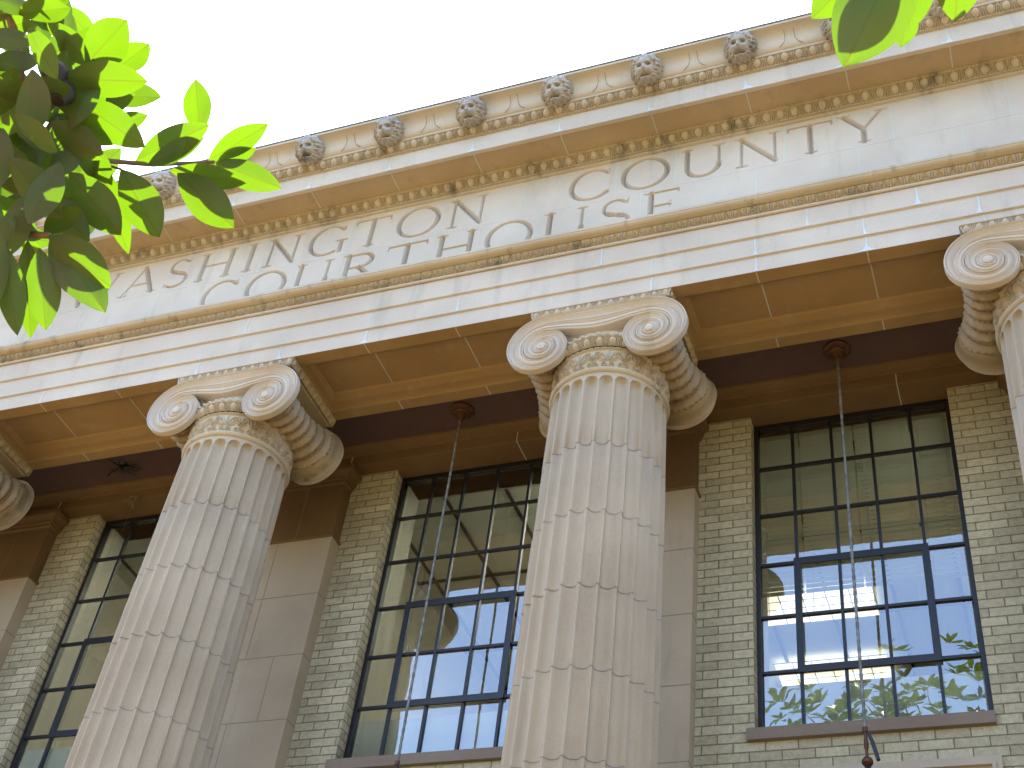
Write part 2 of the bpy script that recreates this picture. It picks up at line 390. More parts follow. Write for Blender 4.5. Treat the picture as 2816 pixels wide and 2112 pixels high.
def carve(X, Z):
    D = np.zeros_like(X)
    cap = .49
    for row, zb in ((ROW1, 1.705), (ROW2, 1.105)):
        for ch, xl, xr in row:
            w = xr-xl; S = []
            for st in G[ch]:
                if isinstance(st, str):
                    fx = int(st[1:])/100.
                    for yy in ((.02,.98) if st[0] == 'S' else (.02,) if st[0] == 'B' else (.98,)):
                        for q in np.linspace(-.17, .17, 18): S.append((xl+fx*w+q*cap*.75, zb+yy*cap, .017*cap*(1+.6*(1-abs(q)/.17))))
                    continue
                if st[0] == 'l':
                    _, x0,y0,x1,y1,w0,w1 = st; n = 60
                    for q in np.linspace(0, 1, n):
                        S.append((xl+(x0+(x1-x0)*q)*w, zb+(y0+(y1-y0)*q)*cap, (w0+(w1-w0)*q)*cap))
                else:
                    _, cx,cy,rx,ry,a0,a1,wt,wn = st; n = 110
                    for q in np.linspace(R(a0), R(a1), n):
                        S.append((xl+(cx+rx*math.cos(q))*w, zb+(cy+ry*math.sin(q))*cap, (wn+(wt-wn)*abs(math.cos(q))**1.4)*cap))
            if ch == 'I':
                for yy in (.02,.98):
                    for q in np.linspace(-.17,.17,18): S.append((xl+.5*w+q*cap*.75, zb+yy*cap, .017*cap*(1+.6*(1-abs(q)/.17))))
            S = np.array(S)
            i = np.where((X[0] > xl-.1) & (X[0] < xr+.1))[0]; j = np.where((Z[:,0] > zb-.06) & (Z[:,0] < zb+cap+.06))[0]
            if len(i) == 0 or len(j) == 0: continue
            sl = np.ix_(j, i); gx = X[sl]; gz = Z[sl]; d = D[sl]
            for cx, cz, r in S: np.maximum(d, r-np.hypot(gx-cx, gz-cz), out=d)
            D[sl] = d
    return D
FY = .06
xs = np.arange(-7.25, 3.101, .0092); zs = np.arange(1.0, 2.2601, .0092)
X, Z = np.meshgrid(xs, zs); D = carve(X, Z)
f = MB(); f.grid(np.stack([X, FY+np.minimum(D*2.5, .08), Z], -1))
x0, x1, z0, z1 = xs[0], xs[-1], zs[0], zs[-1]
for (a_, b_, c_, d_) in ((XA, x0, .9, 2.3), (x1, XB, .9, 2.3), (x0, x1, .9, z0), (x0, x1, z1, 2.3)):
    f.add([(a_,FY,c_),(b_,FY,c_),(b_,FY,d_),(a_,FY,d_)], [(0,1,2,3)])
part(f, 'frieze', TERRA, ang=20)
# bed moulding, corona, upper egg and dart, cyma
b = MB(); b.prof([(FY,2.255),(.035,2.262),(.030,2.30),(.02,2.305)], XA, XB)
strip(b, XA, XB, J/7, 16, 12, lambda v: (.02-.085*math.sin(v*1.45)/math.sin(1.45), 2.305+.072*v+.02*v*v), egg, .036)
b.prof([(-.07,2.398),(-.08,2.40),(-.08,2.42)], XA, XB)
part(b, 'egg_and_dart_moulding', TERRA_W, ang=45)
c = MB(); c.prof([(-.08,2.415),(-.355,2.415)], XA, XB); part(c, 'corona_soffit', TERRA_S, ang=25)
c = MB(); c.prof([(-.3555,2.4155),(-.355,2.39),(-.385,2.385),(-.405,2.388),(-.405,2.655),(-.43,2.66)], XA, XB)
part(c, 'corona', TERRA, ang=25)
b = MB(); b.prof([(-.405,2.65),(-.425,2.654),(-.43,2.665)], XA, XB)
strip(b, XA, XB, J/7, 16, 12, lambda v: (-.425-.075*math.sin(v*1.4)/math.sin(1.4), 2.665+.085*v), egg, .036)
b.prof([(-.50,2.75),(-.51,2.752),(-.51,2.785),(-.495,2.79)], XA, XB)
part(b, 'egg_and_dart_moulding', TERRA_W, ang=45)
cy = [(-.495,2.785),(-.51,2.79),(-.53,2.805),(-.548,2.83),(-.557,2.86),(-.564,2.89),(-.573,2.92),(-.592,2.95),(-.625,2.975),(-.67,2.99),(-.695,2.994),(-.70,2.998),(-.70,3.03)]
c = MB(); c.prof(cy, XA, XB)
cyo = part(c, 'gutter_moulding', TERRA, ang=25)
c = MB(); c.prof([(-.70,3.028),(-.712,3.028),(-.712,3.048),(.2,3.10)], XA, XB)
part(c, 'roof_flashing', LEAD, ang=25)
c = MB(); c.box(XA, XB, .10, 18, 2.3, 3.02); c.box(XA, XB, FY+.08, 1.04, .86, 2.31); c.box(XA,XB,-.3,.12,2.5,3.0)
part(c, 'roof', TERRA_SHADE, smooth=False)
# lion heads
def lion():
    nr, na = 46, 96
    r = np.linspace(0, 1, nr)[:, None]; a_ = np.linspace(0, 2*math.pi, na, endpoint=False)[None]
    jag = 1+.06*np.sin(a_*17+1.3*np.sin(a_*5))*(r > .9)
    x = r*np.cos(a_)*.96*jag; z = r*np.sin(a_)*jag
    g_ = lambda cx, cz, sx, sz: np.exp(-((x-cx)/sx)**2-((z-cz)/sz)**2)
    rr = np.hypot(x, z)
    h = .62*np.sqrt(np.clip(1.02-rr**2.2, 0, 1))
    face = 1/(1+np.exp((np.hypot(x/.56, (z+.06)/.70)-1)*14))
    h = h+.10*face
    h += .20*g_(0,.05,.12,.36)+.30*g_(0,-.24,.25,.20)+.10*g_(0,-.12,.11,.09)
    h += .15*g_(.23,.27,.17,.07)+.15*g_(-.23,.27,.17,.07)+.10*g_(0,.45,.3,.12)
    h -= .30*g_(.25,.12,.12,.07)+.30*g_(-.25,.12,.12,.07)
    h += .10*g_(.25,.11,.05,.03)+.10*g_(-.25,.11,.05,.03)
    h += .12*g_(.30,-.18,.14,.14)+.12*g_(-.30,-.18,.14,.14)
    h -= .10*g_(.07,-.215,.04,.03)+.10*g_(-.07,-.215,.04,.03)
    h -= .55*g_(0,-.50,.22,.065)+.12*g_(0,-.36,.025,.08)
    h += .26*g_(0,-.68,.20,.10)
    h += .22*g_(.50,.48,.11,.13)+.22*g_(-.50,.48,.11,.13)
    mane = 1-face
    tuft = np.sin(a_*13+rr*9+1.5*np.sin(a_*3))*.5+np.sin(a_*23-rr*14)*.5
    h += mane*tuft*.20*np.clip(rr*1.6-.5, 0, 1)*np.clip((1.05-rr)*5, 0, 1)+mane*.10*np.exp(-((rr-.72)/.16)**2)
    P = np.stack([x*.185, -h*.165, z*.185], -1)
    P[-1,:,1] = .12
    m = MB(); m.grid(P, cu=True, flip=True); return m
LIONM = stone('lion_stone', (.36,.32,.28), (.50,.45,.39), (.07,.07,.07), .9)
l0 = None
for k in range(-14, 10):
    x = (k+.5)*J
    if x < XA+.2 or x > XB-.2: continue
    if l0 is None:
        l0 = lion().build('lion_head', LIONM, None, local=True, ang=50); o = l0
    else:
        o = l0.copy(); C.objects.link(o)
    o.parent = CH; o.matrix_parent_inverse = CH.matrix_world.inverted()
    o.location = W((x, -.60, 2.868)); o.rotation_euler = (R(33), 0, 0)
# mortar joints -------------------------------------------------------------
m = MB(); q = .006
rn = random.Random(3)
def vj(x, y, z0, z1, w=.007): m.box(x-w, x+w, y-.002, y+.01, z0, z1)
for k in range(-14, 11):
    xo, xe = (k+.5)*J, k*J
    if XA < xo < XB:
        vj(xo, 0, .003, .193); vj(xo, -.022, .207, .443)
        vj(xo, -.405, 2.392, 2.652)
        m.box(xo-q, xo+q, -.38, -.085, 2.412, 2.42)
        m.box(xo-q, xo+q, .005, .148, -.005, .01); m.box(xo-q, xo+q, .902, 1.035, -.005, .01); m.box(xo-q, xo+q, .24, .70, .087, .095)
    if XA < xe < XB:
        vj(xe, -.045, .46, .71)
        for i in range(len(cy)-1):
            (ya, za), (yb, zb) = cy[i], cy[i+1]
            m.add([(xe-q,ya-.003,za),(xe+q,ya-.003,za),(xe+q,yb-.003,zb),(xe-q,yb-.003,zb)], [(0,1,2,3)])
for x in [-10.4,-9.35,-8.3,-7.25,-6.2,-5.214,-4.30,-3.17,-2.0,-1.04,.03,.69,1.85,2.93,4.04,5.1,6.1,7.1]: vj(x, FY, 1.645, 2.25, .006)
for x in [-9.7,-8.7,-7.7,-6.67,-5.66,-4.46,-3.80,-2.636,-1.50,-.80,.325,1.543,2.569,3.567,4.6,5.6,6.6]: vj(x, FY, .92, 1.637, .006)
m.box(XA, XB, FY-.002, FY+.01, 1.637, 1.645)
part(m, 'mortar_joint', MORTAR, smooth=False)
SEAM = stone('soot_seam', (.27,.235,.20), (.42,.36,.30), (.16,.15,.14), .6, .9)
WEB = stone('dusty_web', (.26,.21,.12), (.34,.28,.17), (.15,.12,.08), .5, .9)
for k in range(-14, 11):
    xe = k*J
    if not XA+.2 < xe < XB-.2: continue
    for sg in (-1, 1):
        m = MB(); r_ = random.Random(k*2+sg); o0 = r_.uniform(.04,.065); P = []
        for (ya, za) in cy[2:-4]:
            t = (za-cy[2][1])/.17; off = o0+.07*(1-t)**5+r_.uniform(-.003,.003); w_ = .004+.010*(1-t)**3*r_.uniform(.3,1.3)
            P.append([(xe+sg*off-w_, ya-.0025, za), (xe+sg*off+w_, ya-.0025, za)])
        m.grid(P); part(m, 'soot_stain', SEAM, smooth=False)
# pale lime runs below some joints: thin irregular crusts
def drip(x, y, z0, z1, wb, seed):                    # tapered run that spreads at the drip edge
    r_ = random.Random(seed); n = 14; P = []; l_ = wb*r_.uniform(.2,1.2); rgt = wb*r_.uniform(.2,1.2); jog = 0
    for i in range(n):
        t = i/(n-1); jog += r_.uniform(-.003,.003)
        wl = l_*(1-t)**5*r_.uniform(.6,1.2)+.004+r_.uniform(0,.004); wr = rgt*(1-t)**5*r_.uniform(.6,1.2)+.004+r_.uniform(0,.004)
        P.append([(x+jog-wl, y-.004, z0+(z1-z0)*t), (x+jog+wr, y-.004, z0+(z1-z0)*t)])
    mm = MB(); mm.grid(P); part(mm, 'lime_streak', LIME, smooth=False)
for i, (x, s) in enumerate([(-4.6,.02),(-3.59,.05),(-2.56,.04),(.51,.015),(1.54,.05),(2.56,.09),(3.6,.05),(5.6,.05),(-6.66,.02)]): drip(x, 0, .0, .19, s, i)
for i, (x, s) in enumerate([(1.54,.02),(2.56,.03),(3.59,.03),(-1.54,.02)]): drip(x, -.022, .207, .44, s, 20+i)
for i, (x, s) in enumerate([(2.05,.015),(3.07,.08),(0,.01),(-4.1,.015)]): drip(x, -.045, .46, .71, s, 40+i)
for i, (x, s) in enumerate([(-5.64,.05),(-4.6,.09),(-3.59,.10),(-2.56,.12),(-1.54,.12),(-.51,.15),(.51,.12),(1.54,.2),(2.56,.15),(3.6,.16),(4.6,.1)]): drip(x, -.405, 2.388, 2.53, s, 60+i)

# ---------------------------------------------------------------- column
CY = .52
def rad(z): 
    t = (-1.0-z)/10.; return .545+.115*min(1, t)**.8 if t > 0 else .545
def make_column():
    NF, SU = 24, 20
    th = np.linspace(0, 2*math.pi, NF*SU, endpoint=False)
    zt = -1.05
    joints = [-1.09]+[zt-.045-.765*k-.0 for k in range(1, 13)]
    joints = [-1.09-.7645*k for k in range(1, 13)]
    zz = [-1.0, -1.02]+list(np.linspace(-1.045, -1.12, 22))+[-1.16]
    dr = []
    zprev = -1.16
    for jz in joints:
        zz += list(np.linspace(zprev, jz+.006, 3)[1:]) + [jz+.003, jz-.003, jz-.006]; zprev = jz-.006
    zz += [-11.0]
    rn = random.Random(5); P = np.zeros((len(zz), len(th), 3))
    offs = [(rn.uniform(-.003,.003), rn.uniform(-.003,.003), rn.uniform(-.008,.008)) for _ in range(len(joints)+2)]
    for j, z in enumerate(zz):
        k = sum(1 for q_ in joints if z < q_); ox, oy, orot = offs[k] if k else (0,0,0)
        u = ((th*NF/(2*math.pi)) % 1.0)-.5          # 0 at the middle of a flute
        hw = .41; t = u/hw
        r0 = rad(z)
        seg = 2*math.pi*r0/NF*hw
        dv = (zt-z)/seg
        if dv < 0: e = np.full_like(t, 2.)
        elif dv < 1: e = np.sqrt(t*t+(1-dv)**2)
        else: e = np.abs(t)
        dep = .058*np.sqrt(np.clip(1-e*e, 0, 1))
        lip = .004*np.exp(-((e-1.06)/.07)**2)*(dv > 0)
        r = r0-dep+lip
        if any(abs(z-q_) < .0045 for q_ in joints): r = r-.007
        a_ = th+orot+math.pi/NF
        P[j] = np.stack([r*np.sin(a_)+ox, CY-r*np.cos(a_)+oy, np.full_like(r, z)], 1)
    m = MB(); m.grid(P, cu=True, flip=True)
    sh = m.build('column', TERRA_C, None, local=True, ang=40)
    def S(mb, name, mt=TERRA, ang=40):
        o = mb.build(name, mt, sh, local=True, ang=ang); return o
    # bands of grey mortar in the drum joints
    for jz in joints:
        k = min(range(len(zz)), key=lambda q_: abs(zz[q_]-(jz-.0055))); ring_ = P[k].copy(); c_ = np.array([0, CY, 0])
        rr_ = ring_-c_; rr_[:,2] = 0; rr_ *= 1+.002/np.linalg.norm(rr_, axis=1)[:,None]
        rows = []
        for dz in (.0045, -.0045):
            q_ = rr_+c_; q_[:,2] = jz+dz+np.array([rn.uniform(-.002,.002) for _ in th]); rows.append(q_)
        m = MB(); m.grid(np.array(rows)[::-1], cu=True, flip=True); S(m, 'mortar_joint', GREYM)
    # base
    m = MB(); m.lathe([(.66,-10.95),(.70,-10.98),(.70,-11.05),(.66,-11.08),(.68,-11.2),(.80,-11.22),(.86,-11.32),(.86,-11.4),(.80,-11.5)], 64, 'z', (0,CY,0))
    m.box(-.9,.9,CY-.9,CY+.9,-11.8,-11.5); S(m, 'base')
    # ring under the neck
    m = MB(); m.lathe([(.545,-1.01),(.560,-1.005),(.568,-.995),(.575,-.985),(.577,-.972),(.570,-.962),(.552,-.958),(.548,-.95)], 96, 'z', (0,CY,0)); S(m, 'astragal', TERRA_W)
    # necking with palmettes and scrolls
    def cyl(n, nu, z0, z1, nv, rb, rel, amp, name, mt):
        tu = np.linspace(0, 2*math.pi, n*nu, endpoint=False); v = np.linspace(0, 1, nv+1)
        U, V = np.meshgrid(tu, v); u = (U*n/(2*math.pi)) % 1.0
        r = np.array([rb(q)[0] for q in v])[:,None]+rel(u, V)*amp; z = np.array([rb(q)[1] for q in v])[:,None]+0*U
        mb = MB(); mb.grid(np.stack([r*np.sin(U), CY-r*np.cos(U), z], -1), cu=True, flip=True); return S(mb, name, mt, 60)
    def palm(u, v):
        x = u-.5; y = v*.82; h = np.zeros_like(u)
        def tear(cx, cy, ang, ln_, wd_):
            dx, dy = x-cx, y-cy; a1 = dx*math.sin(ang)+dy*math.cos(ang); b1 = dx*math.cos(ang)-dy*math.sin(ang)
            t = a1/ln_; return np.sqrt(np.clip(1-(b1/(wd_*(.25+.75*np.clip(t,0,1))))**2-((t-.55)/.5)**2, 0, 1))
        for k in range(-3, 4):
            ln_ = (.50,.46,.38,.27)[abs(k)]; h = np.maximum(h, tear(.012*k, .26, k*.40, ln_, .032))
        def scroll(cx, cy, rr, w, tail=None):
            dx, dy = (x-cx)*w, y-cy; d = np.hypot(dx, dy); an = np.arctan2(dy, dx)
            return np.clip(np.cos(d/rr*2*math.pi*1.5-an), 0, 1)**.8*(d < rr)
        for sx in (-1, 1):
            h = np.maximum(h, scroll(sx*.13, .12, .105, sx)); h = np.maximum(h, scroll(sx*.40, .12, .10, -sx)); h = np.maximum(h, scroll(sx*.36, .56, .13, sx))
            yy = .30+.14*np.sin((np.abs(x)-.1)*9); h = np.maximum(h, np.exp(-((y-yy)/.022)**2)*(np.abs(x) > .12))
            for k in (0, 1): h = np.maximum(h, tear(sx*.5, .30, -sx*(.15+.5*k), .34-.1*k, .03))
        return np.maximum(h, .8*np.exp(-((v-.985)/.02)**2))
    cyl(12, 60, -.955, -.70, 56, lambda v: (.546+.006*v, -.955+.235*v), palm, .020, 'necking', TERRA_W)
    bead = lambda u, v: np.sin(np.clip(v,0,1)*math.pi)*(.35+.65*np.clip(np.abs(np.cos((u-.5)*math.pi)), 0, 1)**.5*(np.abs(u-.5) < .40))
    cyl(52, 8, -.72, -.695, 6, lambda v: (.552, -.72+.025*v), bead, .022, 'bead_ring', TERRA_W)
    cyl(30, 14, -.695, -.605, 12, lambda v: (.560+.045*math.sin(v*1.5), -.695+.09*v), egg, .040, 'egg_ring', TERRA_W)
    rope = lambda u, v: np.sin(v*math.pi)**.6*(.72+.28*np.sign(np.sin((u+v*1.0)*2*math.pi))*np.clip(np.abs(np.sin((u+v)*2*math.pi)), 0, 1)**.5)
    cyl(46, 8, -.605, -.515, 12, lambda v: (.562, -.605+.09*v), rope, .055, 'braided_ring', TERRA_W)
    m = MB(); m.lathe([(.57,-.515),(.50,-.50),(.50,-.1)], 64, 'z', (0,CY,0)); m.box(-.52,.52,.075,.965,-.50,-.09); S(m, 'core')
    # volutes: a spiral face each side and the sagging band that joins them
    EX, EZ, FYV, R0 = .535, -.557, -.03, .425
    aa = .67/(2*math.pi)
    def pr(fr, n):
        h = .0+.016*np.exp(-((fr-.03)/.03)**2)+.009*np.exp(-((fr-.12)/.022)**2)
        h = h+.014*np.exp(-((fr-.47)/.028)**2)+.009*np.exp(-((fr-.56)/.022)**2)+.010*np.exp(-((fr-.74)/.03)**2)-.020*np.sin(np.clip((fr-.16)/.34, 0, 1)*math.pi)-.010*np.sin(np.clip((fr-.70)/.2,0,1)*math.pi)
        h = h+.009*np.exp(-((fr-.30)/.025)**2)+.008*np.exp(-((fr-.86)/.025)**2)-.026*np.exp(-((fr-.965)/.03)**2)
        return h
    for side, yf, sgn in ((-1, FYV, 1), (1, FYV, 1), (-1, 2*CY-FYV, -1), (1, 2*CY-FYV, -1)):
        nphi, nr = 120, 90 if sgn > 0 else 24
        phi = np.linspace(0, 2*math.pi, nphi); rho = np.linspace(1, 0, nr)**1.15
        PH, RH = np.meshgrid(phi, rho); ro = R0*np.exp(-aa*PH); r = ro*RH
        u = (np.log(R0/np.clip(r, .012, None))/aa-PH)/(2*math.pi); n = np.floor(u+1e-6); fr = u-n
        sc = np.clip(r/.35, .12, 1)**.85
        h = pr(fr, n)*sc
        eye = r < .043
        h = np.where(eye, .006+.006*np.sqrt(np.clip(1-(r/.043)**2, 0, 1)), h)
        h = h*1.5+.018*(1-r/.42)
        # phi runs from the top, outwards
        x = side*(EX+r*np.sin(PH)); z = EZ+r*np.cos(PH)
        P = np.stack([x, yf-sgn*h, z], -1)
        rim0 = P[0].copy(); rim0[:,1] = yf+sgn*.005
        rim1 = rim0.copy(); rim1[:,1] = yf+sgn*.045
        cxx = side*EX; rim2 = rim0.copy(); rim2[:,0] = cxx+(rim2[:,0]-cxx)*.93; rim2[:,2] = EZ+(rim2[:,2]-EZ)*.93; rim2[:,1] = yf+sgn*.06
        rim3 = rim0.copy(); rim3[:,0] = cxx+(rim3[:,0]-cxx)*.5; rim3[:,2] = EZ+(rim3[:,2]-EZ)*.5; rim3[:,1] = yf+sgn*.075
        P = np.concatenate([rim3[None], rim2[None], rim1[None], rim0[None], P])
        m = MB(); m.grid(P, flip=(side*sgn > 0)); S(m, 'volute', TERRA, 32)
    for yf, sgn in ((FYV, 1), (2*CY-FYV, -1)):
        xs_ = np.linspace(-EX, EX, 61); fr = np.linspace(0, 1, 70)
        X_, F_ = np.meshgrid(xs_, fr); s_ = 1-(np.abs(X_)/EX)
        sm = np.sin(np.clip(s_, 0, 1)*math.pi/2)**2
        ztop = EZ+R0+.004*sm; zbot = EZ+R0*math.exp(-.67)-.075*sm**1.1
        z = ztop+(zbot-ztop)*(1-np.exp(-.67*F_))/(1-math.exp(-.67))
        rb_ = R0*np.exp(-.67*F_); h = pr(F_, 0)*1.5*np.clip(rb_/.35, .12, 1)**.85+.018*(1-rb_/.42)*(1-.6*sm)
        P = np.stack([X_, yf-sgn*h, z], -1)
        back = P[-1].copy(); back[:,1] = yf+sgn*.12; top = P[0].copy(); top[:,1] = yf+sgn*.12
        P = np.concatenate([top[None], P, back[None]])
        m = MB(); m.grid(P, flip=(sgn > 0)); S(m, 'scroll_band', TERRA, 32)
    # balusters: scaled rolls between front and back volute
    for side in (-1, 1):
        pf = [(.30,.045),(.25,.06),(.20,.075),(.185,.09)]
        ys = np.linspace(.10, .80, 71)
        rr = []
        for y in ys:
            t = (y-.10)/.70; base = .175-.02*math.sin(t*math.pi*.8)+.075*t**3
            ph = (t*6.0) % 1.0
            rr.append((base+.048*math.sin(min(1, ph/.72)*math.pi)**.6 if ph < .72 else base+.014*math.sin((ph-.72)/.28*math.pi), y))
        pf += rr+[(.285,.82),(.30,.835),(.31,.85),(.300,.865),(.315,.88),(.325,.93),(.335,.98),(.35,1.0),(.36,1.01)]
        n = 96; a_ = np.linspace(0, 2*math.pi, n, endpoint=False); P = []
        for (r, y) in pf:
            t = (y-.10)/.70; ph = (t*6.0) % 1.0
            if 0 < t < 1 and ph >= .72: rv = r+.007*np.sign(np.sin(a_*24))
            elif 0 < t < 1: rv = r+.010*np.abs(np.sin(a_*7+math.floor(t*6)*math.pi/2))*math.sin(min(1, ph/.72)*math.pi)
            elif .84 < y < .86: rv = r+.008*np.sign(np.sin(a_*30))
            else: rv = r+0*a_
            P.append(np.stack([side*.565+rv*np.cos(a_)*1.0, np.full(n, y), -.535+rv*np.sin(a_)*.95], 1))
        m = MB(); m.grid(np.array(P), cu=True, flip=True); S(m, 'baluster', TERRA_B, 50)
    # abacus
    m = MB(); HX = .715
    def face(p0, p1, nrm):
        p0 = np.array(p0, float); p1 = np.array(p1, float); Ln = np.linalg.norm(p1-p0); n_ = int(round(Ln/.108)); d = (p1-p0)/Ln
        us = np.linspace(0, 1, n_*12+1); vs = np.linspace(0, 1, 15); U, V = np.meshgrid(us, vs)
        hh = egg((U*n_) % 1.0, V)*.034
        out = -.024*(1-np.sin(V*1.5))+hh-.008
        out[:, 0] = out[:, -1] = -.024*(1-np.sin(V[:,0]*1.5))
        Pp = p0[None,None]+d[None,None]*(U*Ln)[...,None]+np.array(nrm)[None,None]*out[...,None]
        Pp[...,2] = -.105+.10*V
        m.grid(Pp)
    y0, y1 = .0, 1.04
    face((-HX,y0,0),(HX,y0,0),(0,-1,0)); face((HX,y0,0),(HX,y1,0),(1,0,0)); face((HX,y1,0),(-HX,y1,0),(0,1,0)); face((-HX,y1,0),(-HX,y0,0),(-1,0,0))
    m.box(-HX+.045, HX-.045, y0+.045, y1-.045, -.125, -.0015)
    S(m, 'abacus', TERRA_W, 45)
    return sh
col0 = make_column(); cols = [col0]
for x in COLX[1:]: cols.append(copy_tree(col0))
for i, (o, x) in enumerate(zip(cols, COLX)):
    o.parent = CH; o.matrix_parent_inverse = CH.matrix_world.inverted()
    o.location = W((x, -.10 if x == 4.1 else 0, -.0))

# ---------------------------------------------------------------- porch ceiling, wall entablature, pilasters
c = MB(); c.box(XA, XB, 1.0, 2.0, .23, .32)
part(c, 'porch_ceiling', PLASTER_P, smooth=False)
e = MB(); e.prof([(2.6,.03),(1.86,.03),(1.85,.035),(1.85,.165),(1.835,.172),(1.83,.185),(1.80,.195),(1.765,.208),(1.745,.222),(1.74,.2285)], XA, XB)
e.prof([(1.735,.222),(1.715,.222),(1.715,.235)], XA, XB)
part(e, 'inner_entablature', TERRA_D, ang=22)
m = MB()
for k in range(-14, 11):
    xo = (k+.5)*J
    if (k % 2) == 0 and XA < xo < XB: m.box(xo-.005, xo+.005, 1.847, 2.2, .027, .04); m.box(xo-.005, xo+.005, 1.847, 1.86, .03, .165)
part(m, 'mortar_joint', MORTAR, smooth=False)
for i, x in enumerate(COLX):
    p = MB(); hw = .50; yf = 1.85
    p.box(x-hw, x+hw, yf, 2.12, -H, -.95)
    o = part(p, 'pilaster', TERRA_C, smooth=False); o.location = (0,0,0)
    def psub(mb, name, mt, ang=30):
        s_ = mb.build(name, mt, None, ang=ang); s_.parent = o; s_.matrix_parent_inverse = CH.matrix_world.inverted().inverted() @ CH.matrix_world.inverted(); return s_
    def wrap(mb, pts):                       # moulding carried round three sides
        for (d0, z0), (d1, z1) in zip(pts, pts[1:]):
            a0, b0, c0 = x-hw-d0, x+hw+d0, yf-d0; a1, b1, c1 = x-hw-d1, x+hw+d1, yf-d1
            mb.add([(a0,2.1,z0),(a0,c0,z0),(b0,c0,z0),(b0,2.1,z0),(a1,2.1,z1),(a1,c1,z1),(b1,c1,z1),(b1,2.1,z1)], [(0,1,5,4),(1,2,6,5),(2,3,7,6)])
    c = MB(); wrap(c, [(-.012,-.215),(.0,-.205),(.012,-.195),(.012,-.165),(.03,-.155),(.035,-.12),(.06,-.085),(.085,-.07),(.09,-.06),(.09,-.005),(.07,.0),(.0,.0)])
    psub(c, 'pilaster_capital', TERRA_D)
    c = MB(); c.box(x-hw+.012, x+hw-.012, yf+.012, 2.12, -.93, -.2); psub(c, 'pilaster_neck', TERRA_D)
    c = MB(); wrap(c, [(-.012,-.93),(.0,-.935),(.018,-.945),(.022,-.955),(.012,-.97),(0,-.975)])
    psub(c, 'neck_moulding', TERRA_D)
    c = MB(); rn = random.Random(i)
    for j in range(11):
        z = -1.72-.752*j; c.box(x-hw-.002, x+hw+.002, yf-.002, 2.05, z-.004, z+.004)
        xj = x+(.16 if j % 2 else -.18); c.box(xj-.003, xj+.003, yf-.002, yf+.01, z-.748, z-.004)
    c.box(x+.02, x+.027, yf+.010, yf+.03, -.93, -.21)
    c.box(x-.18, x-.174, yf-.002, yf+.01, -1.716, -.98)
    psub(c, 'mortar_joint', mat('grey_mortar', (.25,.23,.2), .9)[0])
# brick wall
HWN = .995
b = MB(); ZS = -3.74; ZL = -4.05
edges = [XA]+[e_ for bx in BAY for e_ in (bx-HWN, bx+HWN)]+[XB]
for i in range(0, len(edges), 2): b.box(edges[i], edges[i+1], 2.03, 2.26, -H, .0285)
for bx in BAY: b.box(bx-HWN, bx+HWN, 2.03, 2.26, ZL, -3.66)
part(b, 'brick_wall', BRICK, smooth=False)
w = MB()
for i in range(0, len(edges), 2): w.box(edges[i]-.02, edges[i+1]+.02, 2.262, 2.62, -9, .0285)
w.box(XA, XB, 2.262, 2.62, .03, .4)
for bx in BAY: w.box(bx-HWN-.01, bx+HWN+.01, 2.262, 2.62, -5.2, -3.68)
w.box(XA, XB, 13.0, 13.2, -6, .6); w.box(XA-.1, XA, 2, 13, -9, .6); w.box(XB, XB+.1, 2, 13, -9, .6)
for c_ in COLX: w.box(c_-.08, c_+.08, 2.62, 13.0, -5.2, .45)
part(w, 'interior_wall', WHITE, smooth=False)
w = MB(); w.box(XA, XB, 2.3, 13, .42, .6); part(w, 'room_ceiling', CEILW, smooth=False)
w = MB(); w.box(XA, XB, 2.3, 13, -5.4, -5.2); part(w, 'room_floor', FLOORM, smooth=False)
w = MB()
for c_ in COLX:
    for dx in (.35, 1.15, 1.95, 2.75, 3.55): w.box(c_+dx-.02, c_+dx+.02, 2.66, 8.9, .395, .418)
    for y in (2.95, 4.7, 6.4): w.box(c_+.1, c_+4.0, y-.02, y+.02, .392, .417)
part(w, 'ceiling_track', TRACK, smooth=False)
w = MB(); w.box(XA, XA+.3, 2, 18, -H, 2.4); w.box(XB-.3, XB, 2, 18, -H, 2.4); w.box(XA, XB, 17.7, 18, -H, 2.4); w.box(XA,XB,2.62,18,.62,.9)
part(w, 'rear_wall', TERRA_SHADE, smooth=False)

